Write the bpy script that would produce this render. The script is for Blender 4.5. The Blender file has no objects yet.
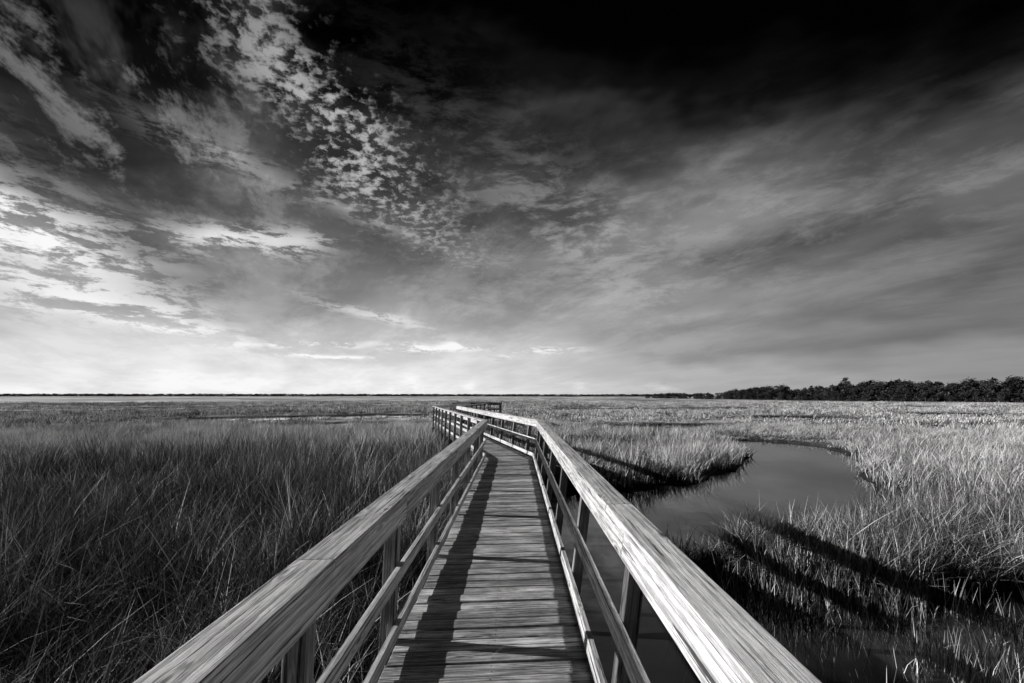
import bpy, math, random
import numpy as np
from mathutils import Vector
random.seed(7); rng=np.random.default_rng(7)
scene=bpy.context.scene
scene.view_settings.view_transform='Standard'
try: scene.view_settings.look='None'
except Exception: pass
scene.view_settings.exposure=0

EYE=2.94; DECK=1.25
# ------------------------------------------------------------------ camera
cam=bpy.data.cameras.new('camera'); camo=bpy.data.objects.new('camera',cam)
scene.collection.objects.link(camo); scene.camera=camo
cam.sensor_width=36; cam.lens=480/1024*36; cam.shift_y=53.5/1024
cam.clip_start=0.05; cam.clip_end=8000
camo.location=(0,0,EYE); camo.rotation_euler=(math.radians(90),0,0)

# ------------------------------------------------------------------ sun
SUN_EL=math.radians(21); SUN_FWD=math.radians(8)
S=Vector((-math.cos(SUN_EL)*math.cos(SUN_FWD), math.cos(SUN_EL)*math.sin(SUN_FWD), math.sin(SUN_EL)))
sl=bpy.data.lights.new('sun','SUN'); sl.energy=5.0; sl.angle=math.radians(0.5); sl.color=(1,0.99,0.98)
so=bpy.data.objects.new('sun',sl); scene.collection.objects.link(so)
so.rotation_euler=(-S).to_track_quat('-Z','Y').to_euler(); so.location=(-50,10,40)

# ------------------------------------------------------------------ node helper
class V:
    def __init__(s,nt,sock): s.nt=nt; s.s=sock
    def _m(s,op,*a,clamp=False):
        n=s.nt.nodes.new('ShaderNodeMath'); n.operation=op; n.use_clamp=clamp
        for i,x in enumerate((s,)+a):
            if isinstance(x,V): s.nt.links.new(x.s,n.inputs[i])
            else: n.inputs[i].default_value=x
        return V(s.nt,n.outputs[0])
    def __add__(s,o): return s._m('ADD',o)
    __radd__=__add__
    def __mul__(s,o): return s._m('MULTIPLY',o)
    __rmul__=__mul__
    def __sub__(s,o): return s._m('SUBTRACT',o)
    def __rsub__(s,o): return (s*-1.0)+o
    def __truediv__(s,o): return s._m('DIVIDE',o)
    def ab(s): return s._m('ABSOLUTE')
    def mx(s,o): return s._m('MAXIMUM',o)
    def mn(s,o): return s._m('MINIMUM',o)
    def ex(s): return s._m('EXPONENT')
    def clamp(s): return s._m('ADD',0.0,clamp=True)
    def ss(s,a,b,c=0.0,d=1.0,mode='SMOOTHSTEP'):
        n=s.nt.nodes.new('ShaderNodeMapRange'); n.interpolation_type=mode
        s.nt.links.new(s.s,n.inputs[0])
        for i,x in enumerate((a,b,c,d)): n.inputs[i+1].default_value=x
        return V(s.nt,n.outputs[0])
def comb(nt,x,y,z=0.0):
    n=nt.nodes.new('ShaderNodeCombineXYZ')
    for i,a in enumerate((x,y,z)):
        if isinstance(a,V): nt.links.new(a.s,n.inputs[i])
        else: n.inputs[i].default_value=a
    return V(nt,n.outputs[0])
def sep(nt,v):
    n=nt.nodes.new('ShaderNodeSeparateXYZ'); nt.links.new(v.s,n.inputs[0])
    return [V(nt,o) for o in n.outputs]
def nz(nt,vec,scale,detail=4,rough=0.55,dist=0.0):
    n=nt.nodes.new('ShaderNodeTexNoise'); nt.links.new(vec.s,n.inputs['Vector'])
    n.inputs['Scale'].default_value=scale; n.inputs['Detail'].default_value=detail
    n.inputs['Roughness'].default_value=rough; n.inputs['Distortion'].default_value=dist
    return V(nt,n.outputs[0])
def nz2(nt,vec,scale,detail=4,rough=0.55,dist=0.0):
    r=nz(nt,vec,scale,detail,rough,dist); r.s.node.noise_dimensions='2D'; return r
def ramp(nt,v,pts,interp='LINEAR'):
    n=nt.nodes.new('ShaderNodeValToRGB'); cr=n.color_ramp; cr.interpolation=interp
    while len(cr.elements)<len(pts): cr.elements.new(0.5)
    for e,(p,c) in zip(cr.elements,pts): e.position=p; e.color=(c,c,c,1)
    nt.links.new(v.s,n.inputs[0]); return V(nt,n.outputs[0])

# ------------------------------------------------------------------ world / sky
w=bpy.data.worlds.new('sky'); scene.world=w; w.use_nodes=True
try: w.cycles.sampling_method='NONE'
except Exception as ex: print('mis',ex)
nt=w.node_tree; nt.nodes.clear()
out=nt.nodes.new('ShaderNodeOutputWorld'); bg=nt.nodes.new('ShaderNodeBackground')
nt.links.new(bg.outputs[0],out.inputs[0])
tc=nt.nodes.new('ShaderNodeTexCoord'); D=V(nt,tc.outputs['Generated'])
x,y,z=sep(nt,D)
el=z._m('ARCSINE')*57.2958
az=x._m('ARCTAN2',y)*57.2958
sky=nt.nodes.new('ShaderNodeTexSky'); sky.sky_type='NISHITA'; sky.sun_disc=False
sky.sun_elevation=SUN_EL; sky.sun_rotation=math.radians(-82); sky.air_density=1; sky.dust_density=1.5
bw=nt.nodes.new('ShaderNodeRGBToBW'); nt.links.new(sky.outputs[0],bw.inputs[0])
nish=(V(nt,bw.outputs[0])*0.1).clamp()
zz=z.mx(0.0)+0.12
X_=x/zz; Y_=y/zz
Pst=comb(nt,(X_*0.90+Y_*0.42),(Y_*0.90-X_*0.42)*0.50,0.0)
Pr=comb(nt,az*0.035+el*0.03,el*0.11-az*0.012,0.0)
warp=nz2(nt,comb(nt,az*0.05,el*0.13,0.0),1.2,3,0.6,0.0)
def gauss(a0,e0,sa,se,rot=0.0,wamt=0.0):
    c,s_=math.cos(math.radians(rot)),math.sin(math.radians(rot))
    da=az-a0; de=el-e0
    if wamt: de=de+(warp-0.5)*wamt
    if rot: u=da*(c/sa)+de*(s_/sa); v=de*(c/se)-da*(s_/se)
    else: u=da*(1/sa); v=de*(1/se)
    return ((u*u+v*v)*-1.0).ex()
aaz=az.ab()
e2=el+(aaz.mn(90.0)*0.16)+(warp-0.5)*11.0
base=ramp(nt,e2*(1/60.0),[(0,0.58),(0.08,0.47),(0.16,0.34),(0.27,0.205),(0.38,0.115),(0.48,0.038),(0.57,0.005),(0.65,0.0006),(1,0.0006)],'EASE')
left=az.ss(36,-38)
base=base*(left*el.ss(19,0)*1.25+1.0)
n1=nz2(nt,Pst,1.5,6,0.70,0.15)
n2=nz2(nt,Pst,4.2,6,0.70,0.15)
n3=nz2(nt,Pr,0.9,4,0.55,0.0)
lowk=el.ss(3,16,0.25,1.0)
rightk=az.ss(-5,25,1.0,0.65)
base=base*((n3.ss(0.3,0.7,-.2,.2)+n1.ss(0.36,0.66,-.26,.28)*rightk)*lowk+1.0)*(nish*0.3+0.75)
val=base
veil=gauss(31,18.0,30,6.0,rot=-2,wamt=10)
val=val+veil*n3.ss(0.30,0.66)*0.09+veil*n1.ss(0.42,0.68)*0.04
veil2=gauss(7,17.5,17,5.5,rot=-34,wamt=8)
n6=nz2(nt,Pr,3.0,6,0.72,0.2)
val=val+veil2*n6.ss(0.42,0.64)*0.14+veil*n6.ss(0.45,0.64)*0.06
band=gauss(40,5.4,17,1.1,rot=3,wamt=3)+gauss(25,7.4,11,0.8,rot=4,wamt=3)*0.6
val=val*(1.0-band.mn(1.0)*0.36)
n4=nz2(nt,comb(nt,az*0.085+el*0.05,el*0.30,0.0),2.0,7,0.72,0.15)
cl=gauss(-49,15.0,13,3.6,rot=-24,wamt=8)
val=val+cl*n4.ss(0.44,0.56)*0.80+cl*0.10
cl=gauss(-43,8.0,13,1.7,rot=-9,wamt=5)
val=val+cl*n4.ss(0.42,0.56)*0.35+cl*0.06
st=None
for a,e,sa,se,r,k in [(-31,15.4,5.0,1.2,5,.55),(-24,15.9,4,1.2,8,.40),(-29,22.5,8,1.2,-14,.17),(-17,19.5,6,.7,-18,.18),
        (-22,5.7,5.2,.26,2,.5),(-20.5,4.4,4.5,.2,0,.42),(-9,5.7,5.5,.5,2,.45),(3,5.0,5.5,.5,4,.3),(-16,8.9,7,.6,-14,.30)]:
    q=gauss(a,e,sa,se,rot=r,wamt=2.2)*k; st=q if st is None else st+q
val=val+st*n4.ss(0.44,0.56)
hi=gauss(-40,25,20,6.5,rot=-24,wamt=10)
val=val+hi*n2.ss(0.49,0.66)*0.17+hi*n1.ss(0.48,0.64)*0.05
# altocumulus patch
mk=gauss(-20.0,27.5,15,4.6,rot=-36,wamt=12)
m1=nz2(nt,comb(nt,X_+n2*0.08,Y_*0.85,0.0),27.0,3,0.62,0.0)
puff=(m1*0.66+n2*0.50+mk*0.12).ss(0.60,0.79)
val=val+mk*puff*0.42+mk*n2.ss(0.38,0.68)*0.05
cu=gauss(-11.9,1.3,1.0,1.1)+gauss(-5,1.0,.8,.7)+gauss(8,1.0,.9,.7)+gauss(17.3,.9,2.2,.6)
val=val+cu*n4.ss(0.35,0.6)*0.16
val=val.mn(0.95)*el.ss(-3.0,-0.3,0.25,1.0)
nt.links.new(val.s,bg.inputs[0]); bg.inputs[1].default_value=1.0

# ------------------------------------------------------------------ material helpers
def newmat(name):
    m=bpy.data.materials.new(name); m.use_nodes=True
    t=m.node_tree; b=t.nodes['Principled BSDF']; return m,t,b
def wood(name,lo,hi,weather=0.5):
    m,t,b=newmat(name)
    uv=t.nodes.new('ShaderNodeUVMap'); uv.uv_map='UVMap'
    u,v,_=sep(t,V(t,uv.outputs[0]))
    g=t.nodes.new('ShaderNodeNewGeometry'); r=V(t,g.outputs['Random Per Island'])
    off=r*37.0
    a=nz(t,comb(t,u*0.9+off,v*34.0,off),1.0,5,0.7,0.4)
    fine=nz(t,comb(t,u*7.0+off,v*200.0,off),1.0,4,0.75,0.0)
    crk=nz(t,comb(t,u*1.3+off,v*60.0,off+3.0),1.0,4,0.62,0.2)
    blot=nz(t,comb(t,u*2.6+off,v*7.0,off+9.0),1.0,5,0.7,0.0)
    vo=t.nodes.new('ShaderNodeTexVoronoi'); vo.inputs['Scale'].default_value=1.0
    t.links.new(comb(t,u*2.2+off,v*9.0+off,off).s,vo.inputs['Vector'])
    kd=V(t,vo.outputs['Distance']); knot=kd.ss(0.12,0.06)
    halo=kd.ss(0.30,0.08)
    grain=((v*150.0+a*22.0+halo*6.0)._m('SINE')).ss(-0.9,0.5)
    col=(grain*0.26+fine*0.90+a*0.60).ss(0.66,1.12,0,1,'LINEAR')
    crack=crk.ss(0.41,0.365)
    col=col*(hi-lo)+lo
    col=col*(r.ss(0,1,1-.42*weather,1+.2*weather,'LINEAR'))*(blot.ss(0.3,0.7,1.0-0.6*weather,1.0+0.18*weather))
    col=col*(1.0-crack*0.82)*(1.0-knot*0.75)
    t.links.new(col.s,b.inputs['Base Color'])
    b.inputs['Roughness'].default_value=0.7
    b.inputs['Specular IOR Level'].default_value=0.25
    h=grain*0.25+fine*0.6-crack*1.8-knot*0.4
    bp=t.nodes.new('ShaderNodeBump'); bp.inputs['Strength'].default_value=1.0; bp.inputs['Distance'].default_value=0.0035
    t.links.new(h.s,bp.inputs['Height']); t.links.new(bp.outputs[0],b.inputs['Normal'])
    return m
M_rail=wood('weathered_rail_wood',0.34,0.98,0.5)
M_deck=wood('weathered_deck_wood',0.22,0.84,1.0)
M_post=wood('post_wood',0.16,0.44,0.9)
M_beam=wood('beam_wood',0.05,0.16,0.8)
M_screw,t,b=newmat('screw_metal'); b.inputs['Base Color'].default_value=(.04,.04,.04,1); b.inputs['Metallic'].default_value=.6; b.inputs['Roughness'].default_value=.6

# ------------------------------------------------------------------ board builder
class Boards:
    def __init__(s): s.v=[]; s.f=[]; s.uv=[]
    def hexa(s,c0,c1):
        o=len(s.v); s.v+= [tuple(p) for p in c0]+[tuple(p) for p in c1]
        L=(sum((Vector(p) for p in c1),Vector())-sum((Vector(p) for p in c0),Vector())).length/4
        per=[0]
        for i in range(4): per.append(per[-1]+(Vector(c0[(i+1)%4])-Vector(c0[i])).length)
        off=random.random()*3
        for i in range(4):
            j=(i+1)%4
            s.f.append((o+i,o+j,o+4+j,o+4+i))
            s.uv+=[(0,per[i]+off),(0,per[i+1]+off),(L,per[i+1]+off),(L,per[i]+off)]
        s.f.append((o+3,o+2,o+1,o)); d0=per[1]; d1=per[2]-per[1]
        s.uv+=[(0,off+d1),(d0*.1,off+d1),(d0*.1,off),(0,off)]
        s.f.append((o+4,o+5,o+6,o+7)); s.uv+=[(L,off),(L+d0*.1,off),(L+d0*.1,off+d1),(L,off+d1)]
    def obj(s,name,mat,parent,bevel=0.004):
        me=bpy.data.meshes.new(name); me.from_pydata(s.v,[],s.f)
        ul=me.uv_layers.new(name='UVMap'); ul.data.foreach_set('uv',[c for q in s.uv for c in q])
        me.materials.append(mat); me.validate(); me.update()
        import bmesh
        bm=bmesh.new(); bm.from_mesh(me); bmesh.ops.recalc_face_normals(bm,faces=bm.faces); bm.to_mesh(me); bm.free()
        ob=bpy.data.objects.new(name,me); scene.collection.objects.link(ob); ob.parent=parent
        if bevel:
            md=ob.modifiers.new('bevel','BEVEL'); md.width=bevel; md.segments=2; md.limit_method='ANGLE'
        return ob
def offpoly(C,o):
    res=[]
    for i,p in enumerate(C):
        ns=[]
        if i>0: d=(C[i]-C[i-1]).normalized(); ns.append(Vector((d.y,-d.x)))
        if i<len(C)-1: d=(C[i+1]-C[i]).normalized(); ns.append(Vector((d.y,-d.x)))
        n=sum(ns,Vector((0,0)))
        n.normalize(); k=1/max(0.3,n.dot(ns[0]))
        res.append(p+n*o*k)
    return res
YS=-14.0
C=[Vector((-0.30,YS)),Vector((-0.07,12.8)),Vector((-4.15,29.5)),Vector((-2.9,40.0))]
C[0].x=-0.165+(-0.07+0.165)/12.8*YS
ROOT=bpy.data.objects.new('boardwalk',None); scene.collection.objects.link(ROOT)
def pt(C,o,seg,t_,z):
    A=offpoly(C,o); p=A[seg].lerp(A[seg+1],t_); return Vector((p.x,p.y,z))
def rail(B,C,o0,o1,z0,z1,lean,piece=3.66,start=0.0,jit=0.0):
    for sg in range(len(C)-1):
        L=(C[sg+1]-C[sg]).length
        cuts=[0.0]; q=start if sg==0 else piece*0.6
        while q<L-0.8:
            if q>0.5: cuts.append(q/L)
            q+=piece
        cuts.append(1.0)
        for a,b_ in zip(cuts[:-1],cuts[1:]):
            g=0.0025/L
            aa=a+(g if a>0 else 0); bb=b_-(g if b_<1 else 0)
            dj=random.uniform(-jit,jit); dz=random.uniform(-jit,jit)*.6
            def quad(t_):
                return [pt(C,o0+lean*(z0-DECK)+dj,sg,t_,z0+dz),pt(C,o1+lean*(z0-DECK)+dj,sg,t_,z0+dz),
                        pt(C,o1+lean*(z1-DECK)+dj,sg,t_,z1+dz),pt(C,o0+lean*(z1-DECK)+dj,sg,t_,z1+dz)]
            B.hexa(quad(aa),quad(bb))
TOP=DECK+1.02
WL,WR=0.63,0.61
caps=Boards(); faces=Boards(); mids=Boards(); kicks=Boards(); posts=Boards()
def st_(y):
    q=y-YS
    while q>3.66: q-=3.66
    return q
for sgn,lean,W in ((-1,0.05,WL),(1,0.12,WR)):
    rail(caps,C,sgn*(W-.012),sgn*(W+.148),TOP-.038,TOP,lean,start=st_(2.0 if sgn<0 else 2.9),jit=.003)
    rail(faces,C,sgn*W,sgn*(W+.038),TOP-.18,TOP-.042,lean,start=st_(3.35 if sgn<0 else 2.45),jit=.001)
    rail(mids,C,sgn*W,sgn*(W+.038),DECK+.44,DECK+.53,lean,start=st_(1.9 if sgn<0 else 4.2),jit=.001)
    rail(kicks,C,sgn*W,sgn*(W+.038),DECK+.045,DECK+.135,lean,start=st_(1.6 if sgn<0 else 2.4),jit=.001)
    for sg in range(3):
        L=(C[sg+1]-C[sg]).length
        if sg==0: ys=[v-YS for v in ((-12.8,-11,-9.2,-7.4,-5.6,-3.8,-1.6,0.3,1.92,3.35,5.1,6.85,8.6,10.35,12.1) if sgn<0 else (-12.8,-11,-9.2,-7.4,-5.6,-3.8,-1.6,0.8,2.45,4.2,5.95,7.7,9.45,11.2,12.4))]
        else: ys=list(np.arange(0.9,L-0.2,1.75))
        for yy in ys:
            hw=.045; a=(yy-hw)/L; b_=(yy+hw)/L
            lo,hi=-0.6,TOP-.044
            q=[]
            for zc in (lo,hi):
                ln=lean*(zc-DECK)
                q.append([pt(C,sgn*(W+.041)+ln,sg,a,zc),pt(C,sgn*(W+.13)+ln,sg,a,zc),pt(C,sgn*(W+.13)+ln,sg,b_,zc),pt(C,sgn*(W+.041)+ln,sg,b_,zc)])
            posts.hexa(q[0],q[1])
deck=Boards(); screws=[]
for sg in range(3):
    L=(C[sg+1]-C[sg]).length; s_=0.0
    while s_<L-0.05:
        wd=0.134+random.uniform(-.004,.003)
        a=s_/L; b_=min(1,(s_+wd)/L)
        e=.65
        jl,jr=random.uniform(-.012,.006),random.uniform(-.006,.012)
        dz=random.uniform(-.005,.005); tw=random.uniform(-.0025,.0025)
        p=[pt(C,-e+jl,sg,a,DECK-.034+dz),pt(C,-e+jl,sg,b_,DECK-.034+dz),pt(C,-e+jl,sg,b_,DECK+dz+tw),pt(C,-e+jl,sg,a,DECK+dz-tw)]
        q=[pt(C,e+jr,sg,a,DECK-.034+dz),pt(C,e+jr,sg,b_,DECK-.034+dz),pt(C,e+jr,sg,b_,DECK+dz-tw),pt(C,e+jr,sg,a,DECK+dz+tw)]
        deck.hexa(p,q)
        if sg==0 and 14<s_<26:
            for o in (-.5,0.02,.5):
                for f in (.25,.75):
                    screws.append(pt(C,o+random.uniform(-.01,.01),sg,a+(b_-a)*(f+random.uniform(-.05,.05)),DECK+dz+.002))
        s_+=wd+random.uniform(.012,.021)
beams=Boards()
for o in (-.60,-.02,.56):
    rail(beams,C,o,o+.04,DECK-.235,DECK-.045,0,piece=4)
for sg in range(3):
    L=(C[sg+1]-C[sg]).length
    for yy in np.arange(1.0,L,1.75):
        a=(yy-.02)/L;b_=(yy+.02)/L; e=.79
        beams.hexa([pt(C,-e,sg,a,DECK-.40),pt(C,-e,sg,b_,DECK-.40),pt(C,-e,sg,b_,DECK-.24),pt(C,-e,sg,a,DECK-.24)],
                   [pt(C,e,sg,a,DECK-.40),pt(C,e,sg,b_,DECK-.40),pt(C,e,sg,b_,DECK-.24),pt(C,e,sg,a,DECK-.24)])
def box(B,x0,x1,y0,y1,z0,z1,axis=0):
    if axis==0: B.hexa([(x0,y0,z0),(x0,y1,z0),(x0,y1,z1),(x0,y0,z1)],[(x1,y0,z0),(x1,y1,z0),(x1,y1,z1),(x1,y0,z1)])
    elif axis==1: B.hexa([(x0,y0,z0),(x1,y0,z0),(x1,y0,z1),(x0,y0,z1)],[(x0,y1,z0),(x1,y1,z0),(x1,y1,z1),(x0,y1,z1)])
    else: B.hexa([(x0,y0,z0),(x1,y0,z0),(x1,y1,z0),(x0,y1,z0)],[(x0,y0,z1),(x1,y0,z1),(x1,y1,z1),(x0,y1,z1)])
X0,X1,Y0,Y1=-5.0,-0.9,40.12,44.2
yy=Y0
while yy<Y1: box(deck,X0,X1,yy,yy+.138,DECK-.034,DECK); yy+=.146
pf=Boards()
for zz0,zz1,th in ((TOP-.04,TOP,.14),(TOP-.18,TOP-.044,.04),(DECK+.44,DECK+.53,.04),(DECK+.05,DECK+.14,.04)):
    ins=(.14-th)/2
    for (a,b_) in ((X0,-3.6),(-2.0,X1)): box(pf,a,b_,Y0+ins,Y0+ins+th,zz0,zz1)
    box(pf,X0,X1,Y1-.14+ins,Y1-.14+ins+th,zz0,zz1)
    box(pf,X0+ins,X0+ins+th,Y0+.145,Y1-.145,zz0,zz1,1)
    box(pf,X1-.14+ins,X1-.14+ins+th,Y0+.145,Y1-.145,zz0,zz1,1)
for xx in (X0+.1,-3.7,-2.0,X1-.1):
    for y_ in (Y0+.16,Y1-.18): box(posts,xx-.05,xx+.05,y_-.05,y_+.05,-.6,TOP-.045,2)
for y_ in (41.5,42.9):
    for xx in (X0+.17,X1-.17): box(posts,xx-.05,xx+.05,y_-.05,y_+.05,-.6,TOP-.045,2)
box(mids,X0+.5,X1-.5,Y1-.75,Y1-.32,DECK+.43,DECK+.47)
for xx in (X0+.7,-2.9,X1-.7): box(posts,xx-.05,xx+.05,Y1-.6,Y1-.5,DECK+.002,DECK+.428,2)
box(beams,X0,X1,Y0+.05,Y0+.1,DECK-.3,DECK-.04); box(beams,X0,X1,Y1-.1,Y1-.05,DECK-.3,DECK-.04)
caps.obj('handrail_cap',M_rail,ROOT,.005); faces.obj('handrail_face',M_rail,ROOT,.004); mids.obj('mid_rail',M_rail,ROOT,.004)
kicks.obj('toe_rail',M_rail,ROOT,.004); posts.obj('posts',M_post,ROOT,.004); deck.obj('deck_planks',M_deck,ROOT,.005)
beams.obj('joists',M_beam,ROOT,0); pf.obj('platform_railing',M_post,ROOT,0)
sv=[];sf=[]
for p in screws:
    o=len(sv)
    for k in range(6): sv.append((p.x+.005*math.cos(k*1.047),p.y+.005*math.sin(k*1.047),p.z))
    sf.append(tuple(range(o,o+6)))
me=bpy.data.meshes.new('deck_screws'); me.from_pydata(sv,[],sf); me.materials.append(M_screw)
ob=bpy.data.objects.new('deck_screws',me); scene.collection.objects.link(ob); ob.parent=ROOT

# ------------------------------------------------------------------ noise
def vnoise(x,y,seed=0):
    x=np.asarray(x,float); y=np.asarray(y,float)
    xi=np.floor(x).astype(np.int64); yi=np.floor(y).astype(np.int64); fx=x-xi; fy=y-yi
    fx=fx*fx*(3-2*fx); fy=fy*fy*(3-2*fy)
    def h(a,b):
        n=(a*374761393+b*668265263+seed*1442695041)&0xffffffff
        n=((n^(n>>13))*1274126177)&0xffffffff
        return ((n^(n>>16))&0xffff)/65535.0
    return (h(xi,yi)*(1-fx)+h(xi+1,yi)*fx)*(1-fy)+(h(xi,yi+1)*(1-fx)+h(xi+1,yi+1)*fx)*fy
def fbm(x,y,seed=0,o=4):
    s=0;a=.5;t_=0
    for k in range(o):
        s=s+a*vnoise(np.asarray(x)*2**k,np.asarray(y)*2**k,seed+k); t_+=a; a*=.5
    return s/t_
def sstep(a,b,x): t_=np.clip((x-a)/(b-a),0,1); return t_*t_*(3-2*t_)
# ------------------------------------------------------------------ creek shape
creek=[(0.1,-16),(0.1,13.0),(1.5,14.0),(2.9,14.5),(6.2,16.2),(9.2,19.2),(11.6,23.5),(12.6,28),(13.5,31),(16.2,31),(17.6,27.5),(16.2,22),(13.2,18),
       (10.6,13.6),(9.0,10.8),(6.4,9.2),(3.9,9.0),(2.9,8.3),(3.0,7.3),(5,6.8),(8,6.7),(13,7.0),(13.5,4.4),(11,3.6),(9,2.2),(8,-16)]
def blobpoly(cx,cy,L,wd,bend,rot=0):
    up=[];dn=[]
    for i in range(13):
        t_=i/12*2-1; w_=wd*math.sqrt(max(0.02,1-t_*t_))*(.8+.4*random.random())
        xx=t_*L; yc=bend*math.sin(t_*2.4)
        up.append((cx+xx,cy+yc+w_+rot*xx)); dn.append((cx+xx,cy+yc-w_+rot*xx))
    return up+dn[::-1]
ponds=[blobpoly(-25,62,15,5.5,3.2,.10),blobpoly(-15,47,6,3.0,1.2,-.12),blobpoly(-78,84,26,6,3,.04),blobpoly(-48,118,44,10,5,.05),
       blobpoly(34,60,6,3.2,.8,.02),blobpoly(66,70,8,3,.8,-.03),blobpoly(30,98,24,6,2,.04),blobpoly(95,112,26,7,2,-.04),
       blobpoly(-130,160,50,12,6,.02),blobpoly(10,165,60,9,5,.0),blobpoly(13,44,4,1.6,.6,.1)]
def sdist(poly,X,Y):
    d=np.full(X.shape,1e9); ins=np.zeros(X.shape,bool); n=len(poly)
    for i in range(n):
        ax,ay=poly[i]; bx,by=poly[(i+1)%n]
        ex,ey=bx-ax,by-ay
        t_=np.clip(((X-ax)*ex+(Y-ay)*ey)/(ex*ex+ey*ey),0,1)
        d=np.minimum(d,np.hypot(X-ax-t_*ex,Y-ay-t_*ey))
        c=((ay>Y)!=(by>Y))
        xi=(bx-ax)*(Y-ay)/(by-ay if by!=ay else 1e-9)+ax
        ins^=(c&(X<xi))
    return np.where(ins,-d,d)
def SD(X,Y):
    wob=(fbm(X*1.1,Y*1.1,5,3)-.5)*1.1
    s=sdist(creek,X,Y)+wob
    for p in ponds: s=np.minimum(s,sdist(p,X,Y)+(fbm(X*.4,Y*.4,8,3)-.5)*2.4)
    return s
def gz(X,Y,s=None):
    if s is None: s=SD(X,Y)
    R=np.hypot(X,Y)
    h=.12+.12*(fbm(X*.25,Y*.25,2,3)-.5)+.22*sstep(90,170,R)*sstep(2,12,s)
    return -.4+(h+.4)*sstep(-.7,.35,s)
def tone(X,Y,s=None):
    R=np.hypot(X,Y)
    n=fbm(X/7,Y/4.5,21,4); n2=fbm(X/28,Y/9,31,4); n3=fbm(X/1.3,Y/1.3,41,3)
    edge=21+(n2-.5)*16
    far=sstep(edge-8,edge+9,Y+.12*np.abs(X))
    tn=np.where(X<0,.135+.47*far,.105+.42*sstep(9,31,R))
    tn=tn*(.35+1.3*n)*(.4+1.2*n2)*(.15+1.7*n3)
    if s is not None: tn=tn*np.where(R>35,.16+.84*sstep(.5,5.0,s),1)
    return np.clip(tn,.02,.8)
# ------------------------------------------------------------------ ground sheet
def axis(lo,hi,fine_lo,fine_hi,step,g):
    a=list(np.arange(fine_lo,fine_hi,step)); s_=step; v=a[-1]
    while v<hi: s_*=g; v+=s_; a.append(v)
    s_=step; v=a[0]; pre=[]
    while v>lo: s_*=g; v-=s_; pre.append(v)
    return np.array(pre[::-1]+a)
gx=axis(-3500,3500,-6,20,.2,1.045); gy=axis(-600,3500,-4,33,.2,1.035)
GX,GY=np.meshgrid(gx,gy); X=GX.ravel(); Y=GY.ravel(); s=SD(X,Y); Z=gz(X,Y,s)
nx,ny=len(gx),len(gy)
me=bpy.data.meshes.new('ground'); me.vertices.add(nx*ny); me.vertices.foreach_set('co',np.stack([X,Y,Z],1).ravel())
I,J=np.meshgrid(np.arange(nx-1),np.arange(ny-1)); a=(J*nx+I).ravel()
F=np.stack([a,a+1,a+nx+1,a+nx],1)
me.loops.add(F.size); me.loops.foreach_set('vertex_index',F.ravel()); me.polygons.add(len(F))
me.polygons.foreach_set('loop_start',np.arange(0,F.size,4)); me.polygons.foreach_set('loop_total',np.full(len(F),4)); me.update(calc_edges=True)
R=np.hypot(X,Y); tn=tone(X,Y,s)
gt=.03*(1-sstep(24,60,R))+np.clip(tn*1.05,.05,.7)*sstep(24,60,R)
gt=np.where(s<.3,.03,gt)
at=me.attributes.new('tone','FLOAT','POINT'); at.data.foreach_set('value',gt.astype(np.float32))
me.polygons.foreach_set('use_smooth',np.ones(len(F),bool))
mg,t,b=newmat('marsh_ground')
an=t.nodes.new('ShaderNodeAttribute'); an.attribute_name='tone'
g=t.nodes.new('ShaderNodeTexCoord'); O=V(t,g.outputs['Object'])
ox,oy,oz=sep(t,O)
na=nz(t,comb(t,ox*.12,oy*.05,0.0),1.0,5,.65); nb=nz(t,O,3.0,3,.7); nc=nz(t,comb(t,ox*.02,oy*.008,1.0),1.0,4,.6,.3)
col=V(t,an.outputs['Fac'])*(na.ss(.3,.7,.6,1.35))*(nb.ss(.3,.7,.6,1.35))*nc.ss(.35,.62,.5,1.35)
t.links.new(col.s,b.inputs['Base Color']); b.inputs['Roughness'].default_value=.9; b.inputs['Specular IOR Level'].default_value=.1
bp=t.nodes.new('ShaderNodeBump'); bp.inputs['Strength'].default_value=.8; bp.inputs['Distance'].default_value=.15
t.links.new(nb.s,bp.inputs['Height']); t.links.new(bp.outputs[0],b.inputs['Normal'])
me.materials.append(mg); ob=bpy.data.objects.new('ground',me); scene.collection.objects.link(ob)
# water
me=bpy.data.meshes.new('creek_water'); me.from_pydata([(-400,-100,0),(400,-100,0),(400,400,0),(-400,400,0)],[],[(0,1,2,3)])
mw,t,b=newmat('creek_water'); b.inputs['Base Color'].default_value=(.03,.03,.03,1); b.inputs['Roughness'].default_value=.03; b.inputs['IOR'].default_value=2.3
g=t.nodes.new('ShaderNodeTexCoord'); O=V(t,g.outputs['Object'])
h=nz(t,O,0.9,3,.5)+nz(t,O,9.0,2,.5)*.03
bp=t.nodes.new('ShaderNodeBump'); bp.inputs['Strength'].default_value=.06; bp.inputs['Distance'].default_value=.05
t.links.new(h.s,bp.inputs['Height']); t.links.new(bp.outputs[0],b.inputs['Normal'])
me.materials.append(mw); ob=bpy.data.objects.new('creek_water',me); scene.collection.objects.link(ob)

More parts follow.
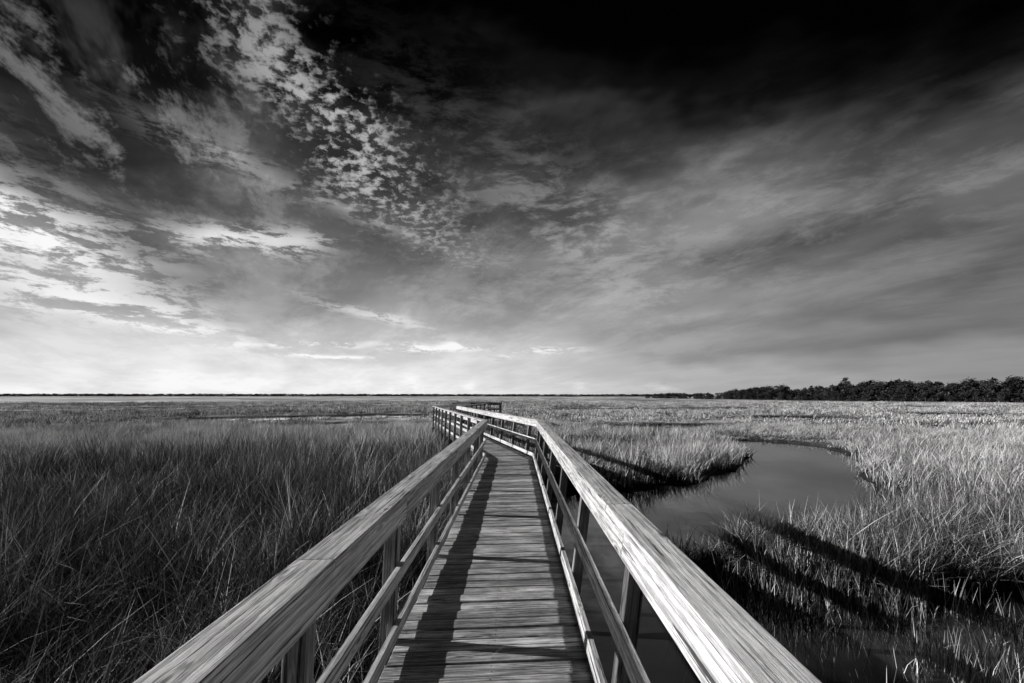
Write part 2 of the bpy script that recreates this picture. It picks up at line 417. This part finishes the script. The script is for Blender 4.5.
# ------------------------------------------------------------------ grass tufts
mgz,t,b=newmat('marsh_grass'); t.nodes.remove(b); mo=t.nodes['Material Output']
an=t.nodes.new('ShaderNodeAttribute'); an.attribute_name='tone'; an.attribute_type='INSTANCER'
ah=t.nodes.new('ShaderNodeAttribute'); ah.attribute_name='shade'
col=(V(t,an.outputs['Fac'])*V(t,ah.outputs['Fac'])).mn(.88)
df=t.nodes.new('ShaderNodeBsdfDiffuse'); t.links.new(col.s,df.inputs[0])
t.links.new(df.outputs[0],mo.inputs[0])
def tuft(name,nb,rad,hgt,wd,bend,segs=4,bias=(.25,-.05)):
    vs=[];fs=[];H=[]
    for k in range(nb):
        a=rng.uniform(0,6.283); r=rad*math.sqrt(rng.uniform()); bx,by=r*math.cos(a),r*math.sin(a)
        hl=hgt*rng.uniform(.55,1.15); w0=wd*rng.uniform(.6,1.25)
        ba=rng.uniform(0,6.283); bd=bend*rng.uniform(.1,1.0)**1.3*hl
        dx,dy=math.cos(ba)*bd+bias[0]*hl*rng.uniform(.2,1),math.sin(ba)*bd+bias[1]*hl
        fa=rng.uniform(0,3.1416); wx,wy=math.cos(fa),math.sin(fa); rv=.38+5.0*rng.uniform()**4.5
        o=len(vs)
        drop=rng.uniform(.1,.45) if rng.uniform()<.5 else 0
        for i in range(segs+1):
            t_=i/segs; ww=w0*(1-t_**1.6)*.5+.0004
            cx=bx+dx*t_**2; cy=by+dy*t_**2; cz=hl*(t_-drop*t_**3)
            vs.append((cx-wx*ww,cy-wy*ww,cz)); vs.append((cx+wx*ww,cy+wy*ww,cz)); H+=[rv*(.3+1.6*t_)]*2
        for i in range(segs): fs.append((o+2*i,o+2*i+1,o+2*i+3,o+2*i+2))
    me=bpy.data.meshes.new(name); me.from_pydata(vs,[],fs)
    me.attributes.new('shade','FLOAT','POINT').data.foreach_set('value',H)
    me.materials.append(mgz); return bpy.data.objects.new(name,me)
def coll(name,objs):
    c=bpy.data.collections.new(name)
    for o in objs: c.objects.link(o)
    return c
def scatter(name,pts,rot,scl,var,ton,collection):
    me=bpy.data.meshes.new(name); me.vertices.add(len(pts)); me.vertices.foreach_set('co',np.asarray(pts,np.float32).ravel())
    me.attributes.new('rot','FLOAT_VECTOR','POINT').data.foreach_set('vector',np.asarray(rot,np.float32).ravel())
    me.attributes.new('scl','FLOAT_VECTOR','POINT').data.foreach_set('vector',np.asarray(scl,np.float32).ravel())
    me.attributes.new('var','INT','POINT').data.foreach_set('value',np.asarray(var,np.int32))
    me.attributes.new('tone','FLOAT','POINT').data.foreach_set('value',np.asarray(ton,np.float32))
    ob=bpy.data.objects.new(name,me); scene.collection.objects.link(ob)
    gt=bpy.data.node_groups.new(name+'_scatter','GeometryNodeTree')
    gt.interface.new_socket('Geometry',in_out='INPUT',socket_type='NodeSocketGeometry')
    gt.interface.new_socket('Geometry',in_out='OUTPUT',socket_type='NodeSocketGeometry')
    N=gt.nodes; gi=N.new('NodeGroupInput'); go=N.new('NodeGroupOutput'); ip=N.new('GeometryNodeInstanceOnPoints')
    ci=N.new('GeometryNodeCollectionInfo'); ci.inputs['Collection'].default_value=collection
    ci.inputs['Separate Children'].default_value=True; ci.inputs['Reset Children'].default_value=True
    def na(nm,ty):
        n=N.new('GeometryNodeInputNamedAttribute'); n.data_type=ty; n.inputs['Name'].default_value=nm; return n.outputs[0]
    l=gt.links.new
    l(gi.outputs[0],ip.inputs['Points']); l(ci.outputs[0],ip.inputs['Instance']); ip.inputs['Pick Instance'].default_value=True
    l(na('var','INT'),ip.inputs['Instance Index']); l(na('rot','FLOAT_VECTOR'),ip.inputs['Rotation']); l(na('scl','FLOAT_VECTOR'),ip.inputs['Scale'])
    l(ip.outputs[0],go.inputs[0])
    md=ob.modifiers.new('scatter','NODES'); md.node_group=gt
    return ob
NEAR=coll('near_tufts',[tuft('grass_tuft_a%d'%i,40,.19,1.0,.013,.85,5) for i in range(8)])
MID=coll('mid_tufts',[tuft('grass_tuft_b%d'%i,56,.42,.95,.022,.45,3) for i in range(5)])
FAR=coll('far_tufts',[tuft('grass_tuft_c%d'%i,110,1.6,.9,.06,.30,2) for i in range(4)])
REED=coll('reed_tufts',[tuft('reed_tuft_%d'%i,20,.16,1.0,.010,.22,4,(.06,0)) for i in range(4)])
def ring(r0,r1,dens,half=62):
    A=(r1*r1-r0*r0)*math.radians(half); n=int(A*dens)
    r=np.sqrt(rng.uniform(r0*r0,r1*r1,n)); a=np.radians(rng.uniform(-half,half,n))
    return r*np.sin(a),r*np.cos(a)
def pathdist(X,Y):
    d=np.full(X.shape,1e9)
    for a_,b_ in zip(C[:-1],C[1:]):
        ex,ey=b_.x-a_.x,b_.y-a_.y; t_=np.clip(((X-a_.x)*ex+(Y-a_.y)*ey)/(ex*ex+ey*ey),0,1)
        d=np.minimum(d,np.hypot(X-a_.x-t_*ex,Y-a_.y-t_*ey))
    return d
def grass(X,Y,nv,hs,ws,smin):
    s=SD(X,Y); k=(s>smin)&(pathdist(X,Y)>.8)&~((X>-5.3)&(X<-.4)&(Y>39.8)&(Y<44.5))
    X,Y,s=X[k],Y[k],s[k]; n=len(X); R=np.hypot(X,Y)
    hn=fbm(X*.95,Y*.95,55,3); hn2=fbm(X*.2,Y*.2,66,2)
    hsc=hs*(.12+1.75*hn)*(.72+.5*hn2)*rng.uniform(.8,1.15,n)
    hsc*=np.where(X<0,1.14,.86)*(.7+.3*sstep(0,.8,s))*(1-.36*sstep(16,48,R))
    hsc*=np.where(R>33,.35+.65*sstep(1,9,s),1)
    hsc*=np.where(pathdist(X,Y)<1.3,.8,1)
    Z=gz(X,Y,s)-.03
    wv=ws*rng.uniform(.85,1.2,n)
    rz=np.where(rng.uniform(size=n)<.4,rng.normal(0,.8,n),rng.uniform(0,6.28,n))
    rot=np.stack([rng.normal(0,.14,n),rng.normal(.03,.15,n),rz],1)
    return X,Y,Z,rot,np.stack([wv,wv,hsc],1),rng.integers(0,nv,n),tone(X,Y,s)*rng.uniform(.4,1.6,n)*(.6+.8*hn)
def emit(name,coll_,*parts):
    cat=lambda i: np.concatenate([p[i] for p in parts])
    X,Y,Z=cat(0),cat(1),cat(2)
    print(name,len(X)); return scatter(name,np.stack([X,Y,Z],1),cat(3),cat(4),cat(5),cat(6),coll_)
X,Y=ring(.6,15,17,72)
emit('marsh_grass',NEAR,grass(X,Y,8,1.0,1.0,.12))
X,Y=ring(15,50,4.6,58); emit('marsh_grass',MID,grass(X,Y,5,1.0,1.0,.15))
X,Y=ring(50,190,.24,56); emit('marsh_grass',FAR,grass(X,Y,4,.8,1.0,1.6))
# upright reeds standing in the shallows and along the near right bank
n=2900; X=rng.uniform(2.1,12.5,n); Y=rng.uniform(2.6,12.5,n); s=SD(X,Y)
k=(s>-1.6)&(s<1.1)&(fbm(X*.9,Y*.9,77,3)+.12*s>.49)|((s<=-.3)&(fbm(X*.8,Y*.8,78,3)>.57)&(Y<7.0)); X,Y,s=X[k],Y[k],s[k]; n=len(X)
emit('reeds',REED,(X,Y,gz(X,Y,s)-.02,np.stack([rng.uniform(-.07,.07,n),rng.uniform(-.07,.07,n),rng.uniform(0,6,n)],1),
   np.stack([rng.uniform(.9,1.5,n),rng.uniform(.9,1.5,n),rng.uniform(.5,.98,n)],1),rng.integers(0,4,n),rng.uniform(.06,.24,n)))

# ------------------------------------------------------------------ distant trees
mt,t,b=newmat('foliage')
g=t.nodes.new('ShaderNodeNewGeometry'); r=V(t,g.outputs['Random Per Island']); c_=r*.05+.02
t.links.new(c_.s,b.inputs['Base Color']); b.inputs['Roughness'].default_value=.8; b.inputs['Specular IOR Level'].default_value=.15
mb,t,b=newmat('bark'); b.inputs['Base Color'].default_value=(.07,.07,.07,1); b.inputs['Roughness'].default_value=.9
def tree(name,seed,H=9.0,pine=False):
    r=random.Random(seed); vs=[];fs=[];mi=[]
    def limb(p,q,r0,r1):
        o=len(vs); d=(q-p).normalized(); a=d.orthogonal().normalized(); b_=d.cross(a)
        for c,rr_ in ((p,r0),(q,r1)):
            for k in range(5): vs.append(tuple(c+(a*math.cos(k*1.2566)+b_*math.sin(k*1.2566))*rr_))
        for k in range(5): fs.append((o+k,o+(k+1)%5,o+5+(k+1)%5,o+5+k)); mi.append(1)
    top=Vector((r.uniform(-.4,.4),r.uniform(-.4,.4),H*(.8 if pine else .55)))
    limb(Vector((0,0,-.3)),top,.22,.1)
    n=14 if not pine else 9
    for k in range(n):
        if pine: zc=H*r.uniform(.55,1.0); rad=r.uniform(.5,1.5)*(1.15-zc/H)*2.2
        else: zc=H*r.uniform(.10,.90); rad=r.uniform(.6,3.2)*math.sqrt(max(.1,1.05-(zc/H)**2))
        a=r.uniform(0,6.283); c=Vector((math.cos(a)*rad,math.sin(a)*rad,zc)); st=Vector((0,0,min(top.z,zc*.7)))
        limb(st,c,.08,.03)
        br=r.uniform(.8,1.6)*(.7 if pine else 1)
        for q in range(60):
            d=Vector((r.gauss(0,1),r.gauss(0,1),r.gauss(0,.7))); d=d.normalized()*br*r.uniform(.35,1.08)
            p=c+d; s_=r.uniform(.16,.36); u=Vector((r.gauss(0,1),r.gauss(0,1),r.gauss(0,1))).normalized(); v=u.orthogonal().normalized()
            o=len(vs); vs.extend([tuple(p-u*s_),tuple(p+v*s_*.7),tuple(p+u*s_),tuple(p-v*s_*.7)]); fs.append((o,o+1,o+2,o+3)); mi.append(0)
    me=bpy.data.meshes.new(name); me.from_pydata(vs,[],fs); me.materials.append(mt); me.materials.append(mb); me.polygons.foreach_set('material_index',mi)
    return bpy.data.objects.new(name,me)
TREES=coll('trees',[tree('oak_%d'%i,i) for i in range(4)]+[tree('pine_%d'%i,20+i,10,True) for i in range(2)])
def treeline(name,ctrl,spacing,rows,depth=3.0,wide=1.0):
    pts=[];sc=[];va=[]
    for (a,b_) in zip(ctrl[:-1],ctrl[1:]):
        A=Vector(a[:2]);B=Vector(b_[:2]); L=(B-A).length; n=int(L/spacing); d=(B-A)/L; nn=Vector((-d.y,d.x))
        if nn.y<0: nn=-nn
        for k in range(n):
            f=k/n; hh_=a[2]*(1-f)+b_[2]*f
            for q in range(rows):
                p=A.lerp(B,f)+nn*(q*depth+random.uniform(-1,1)*depth*.5)+d*random.uniform(-1,1)*spacing*.6
                u=float(vnoise(p.x*.05,p.y*.05,3))
                s_=hh_/9*(.65+.5*u+random.uniform(-.1,.15))*(1+.06*q)
                if q==0: s_*=random.uniform(.5,.85)
                if wide>1.5: s_=hh_/9*random.uniform(.9,1.08)
                pts.append((p.x,p.y,.2)); sc.append((s_*random.uniform(1.1,1.6)*wide,s_*random.uniform(1.1,1.6),s_))
                va.append(random.choice([0,1,2,3]) if random.random()<.97 or wide>1.2 else random.choice([4,5]))
    n=len(pts); rot=np.zeros((n,3))
    if wide<1.5: rot[:,2]=rng.uniform(0,6.28,n)
    print(name,n)
    scatter(name,pts,rot,sc,va,np.ones(n),TREES)
treeline('tree_line',[(290,140,7.6),(180,160,7.4),(150,205,7.0),(122,290,5.8)],3.0,4)
treeline('tree_line',[(122,290,5.4),(104,380,3.6)],5.0,3,4,1.3)
treeline('tree_line',[(-1500,900,5.6),(-700,900,5.6),(-100,950,5.0),(60,850,4.4),(330,820,4.8)],6,1,4,5.0)
